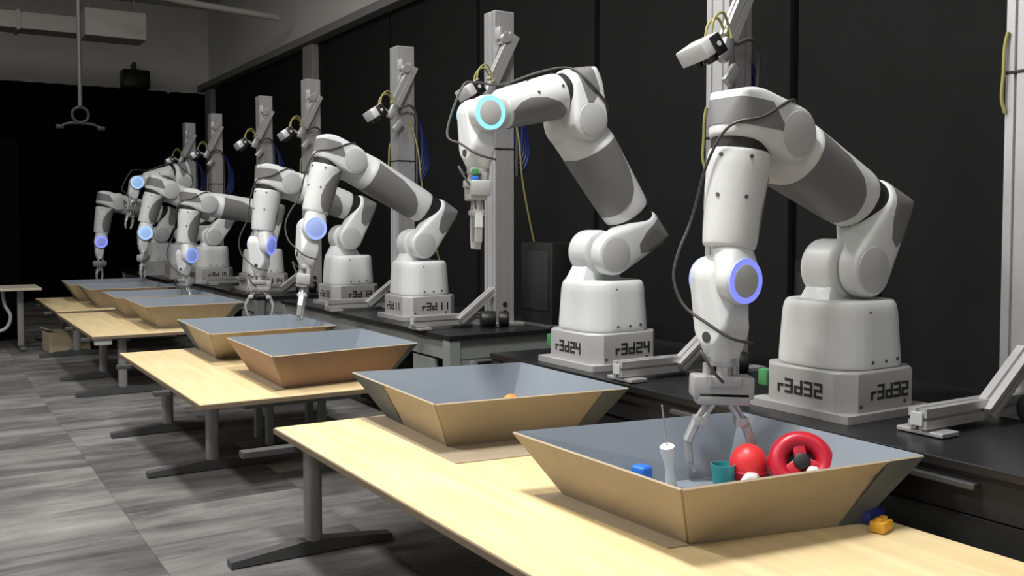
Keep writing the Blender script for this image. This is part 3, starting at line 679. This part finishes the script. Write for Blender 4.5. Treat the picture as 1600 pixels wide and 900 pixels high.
# ------------------------------------------------------------------ toys in the near trays
ZF = TZ+.009
o = finish(bx((0, 0, .04), (.06, .065, .08), bevel=.012, seg=3), 'toy_block', 'blue_toy'); o.location = (2.285, 2.755, ZF); o.rotation_euler = (0, 0, .2); tag(o, 'small bright blue block in the nearest tray', 'toy block')
r = empty('toy_bottle', (2.375, 2.69, ZF), .4)
finish(lathe(nb(), [(.012, 0), (.02, .004), (.021, .03), (.016, .06), (.018, .10), (.026, .14), (.028, .165), (.018, .172)], 20, Matrix.Rotation(R(-14), 4, 'Y')), 'bottle_body', 'white_toy', r)
finish(tube(nb(), [(-.04, 0, .165), (-.062, .0, .24), (-.085, 0, .32)], .003), 'stem', 'cap_plastic', r)
tag(r, 'slim white bottle with a thin stem, left of the gripper', 'bottle')
r = empty('toy_cup', (2.515, 2.565, ZF), .2)
finish(lathe(nb(), [(.03, 0), (.034, .004), (.045, .085), (.045, .095), (.041, .095), (.031, .01)], 24), 'cup_body', 'teal_toy', r); finish(cyl(nb(), (.0, 0, .015), (0, 0, .07), .03, seg=16), 'cup_core', 'teal_toy', r)
tag(r, 'small teal cup between the gripper fingers', 'cup')
r = empty('toy_ball', (2.615, 2.535, ZF))
bm = nb(); bmesh.ops.create_uvsphere(bm, u_segments=28, v_segments=18, radius=.078, matrix=Matrix.Translation((0, 0, .082)) @ Matrix.Diagonal((.92, .92, 1.05, 1))); finish(bm, 'ball_body', 'red_toy', r, smooth=80)
bm = nb(); lathe(bm, [(.073, .06), (.0755, .063), (.0755, .067), (.073, .07)], 28); finish(bm, 'seam_band', 'crimson_toy', r)
tag(r, 'round red plastic ball beside the teal cup', 'ball')
r = empty('ring_toy', (2.705, 2.365, .675))
r.rotation_euler = Vector((-.62, -.62, .45)).to_track_quat('Z', 'Y').to_euler()
bm = nb(); n = 40; tor = [[bm.verts.new(((.084+.034*math.cos(b*math.pi/5))*math.cos(2*math.pi*k/n), (.084+.034*math.cos(b*math.pi/5))*math.sin(2*math.pi*k/n), .04*math.sin(b*math.pi/5))) for b in range(10)] for k in range(n)]
for k in range(n):
    for b in range(10): bm.faces.new((tor[k][b], tor[(k+1) % n][b], tor[(k+1) % n][(b+1) % 10], tor[k][(b+1) % 10]))
finish(bm, 'rim', 'crimson_toy', r, smooth=80)
for a in (100, 220, 340): finish(bx((.04*math.cos(R(a)), .04*math.sin(R(a)), .01), (.09, .045, .03), Matrix.Rotation(R(a), 3, 'Z'), bevel=.006), 'spoke', 'crimson_toy', r)
finish(cyl(nb(), (0, 0, -.02), (0, 0, -.008), .085, seg=28), 'back_disc', 'black_box', r); finish(cyl(nb(), (0, 0, .0), (0, 0, .035), .03, seg=20, bevel=.006), 'hub', 'black_box', r)
tag(r, 'red toy wheel with black openings, rightmost in the nearest tray', 'toy')
def lump(x, y, z, s, label, nm, m='white_toy', rot=0):
    bm = nb(); bmesh.ops.create_icosphere(bm, subdivisions=3, radius=1)
    for v in bm.verts: v.co *= 1+.12*math.sin(v.co.x*5+x*9)*math.cos(v.co.y*4+1)
    for v in bm.verts: v.co = Vector((v.co.x*s[0], v.co.y*s[1], v.co.z*s[2]+s[2]))
    o = finish(bm, nm, m, smooth=60); o.location = (x, y, z); o.rotation_euler = (0, 0, rot); return tag(o, label, 'toy')
lump(2.54, 2.46, ZF, (.07, .025, .04), 'flat white piece in front of the red ball', 'toy_spoon', rot=.3)
lump(2.63, 2.245, ZF, (.05, .03, .07), 'crumpled white piece in front of the red toy wheel', 'crumpled_cloth', rot=.5)
r = empty('toy_ball', (2.62, 4.22, ZF))
bm = nb(); bmesh.ops.create_uvsphere(bm, u_segments=24, v_segments=16, radius=.045, matrix=Matrix.Translation((0, 0, .045))); finish(bm, 'ball_body', 'orange_toy', r, smooth=80)
finish(lathe(nb(), [(.043, .04), (.0465, .042), (.0465, .048), (.043, .05)], 24), 'seam_band', 'orange_toy', r)
tag(r, 'small orange ball alone in the second tray', 'ball')
bm = bx((0, 0, .018), (.075, .05, .036), bevel=.006)
for k in (-1, 1): cyl(bm, (k*.018, 0, .034), (k*.018, 0, .044), .012, seg=12)
o = finish(bm, 'toy_brick', 'yellow_toy'); o.location = (2.625, 1.965, TZ+.001); o.rotation_euler = (0, 0, .25); tag(o, 'yellow toy brick at the right corner of the nearest tray', 'toy brick')
bm = bx((0, 0, .02), (.11, .07, .04), bevel=.008); box(bm, (.0, 0, .05), (.05, .06, .03), bevel=.006)
o = finish(bm, 'toy_brick', 'navy_toy'); o.location = (2.685, 2.06, TZ+.001); o.rotation_euler = (0, 0, .2); tag(o, 'dark blue toy piece behind the yellow brick', 'toy brick')

# ------------------------------------------------------------------ far left desk and clutter
r = empty('office_desk', (.60, 13.0, 0))
finish(bx((0, 0, .74), (1.35, .75, .03), bevel=.006), 'desktop', 'desk_top', r, smooth=0)
for sx in (-1, 1):
    lg = finish(bx((sx*.47, 0, .38), (.07, .07, .70), bevel=.01), 'leg', 'table_steel', r)
    finish(bx((sx*.47, 0, .025), (.08, .68, .05), bevel=.012), 'foot_bar', 'table_foot_steel', lg)
finish(tube(nb(), [(.28, .0, .73), (.30, -.05, .55), (.36, -.05, .4), (.30, .0, .25), (.1, .05, .2)], .02), 'cable', 'cap_plastic', r)
tag(r, 'desk with a pale top and hanging cable at the far left', 'desk')
r = empty('storage_box', (1.52, 12.55, 0), .1)
finish(bx((0, 0, .12), (.45, .4, .24), bevel=.008), 'box_body', 'cardboard_edge', r, smooth=0)
for sx in (-1, 1): finish(bx((sx*.16, 0, .25), (.2, .4, .006), Matrix.Rotation(R(sx*-20), 3, 'Y')), 'flap', 'cardboard_edge', r, smooth=0)
tag(r, 'dim brown box on the floor under the farthest table', 'box')
r = empty('power_brick', (1.38, 9.0, 0))
finish(bx((0, 0, TZ-.06), (.14, .08, .05), bevel=.008), 'case', 'cap_plastic', r); finish(bx((0.06, 0.03, TZ-.0325), (.1, .04, .007)), 'clip', 'dark_metal', r, smooth=0)
tag(r, 'small pale box fixed under the corner of the third table', 'adapter')
r = empty('steel_stand', (2.3, 6.62, 0))
finish(bx((0, 0, .29), (.85, .34, .04), bevel=.006), 'stand_top', 'bench_grey', r, smooth=0)
for sx in (-.24, .14):
    for sy in (-.13, .13): finish(bx((sx, sy, .135), (.05, .05, .27), bevel=.006), 'leg', 'bench_grey', r, smooth=0)
finish(bx((-.05, 0, .06), (.34, .2, .03), bevel=.004), 'lower_shelf', 'bench_dark', r, smooth=0)
tag(r, 'low grey steel stand in the shade under the second table', 'stand')
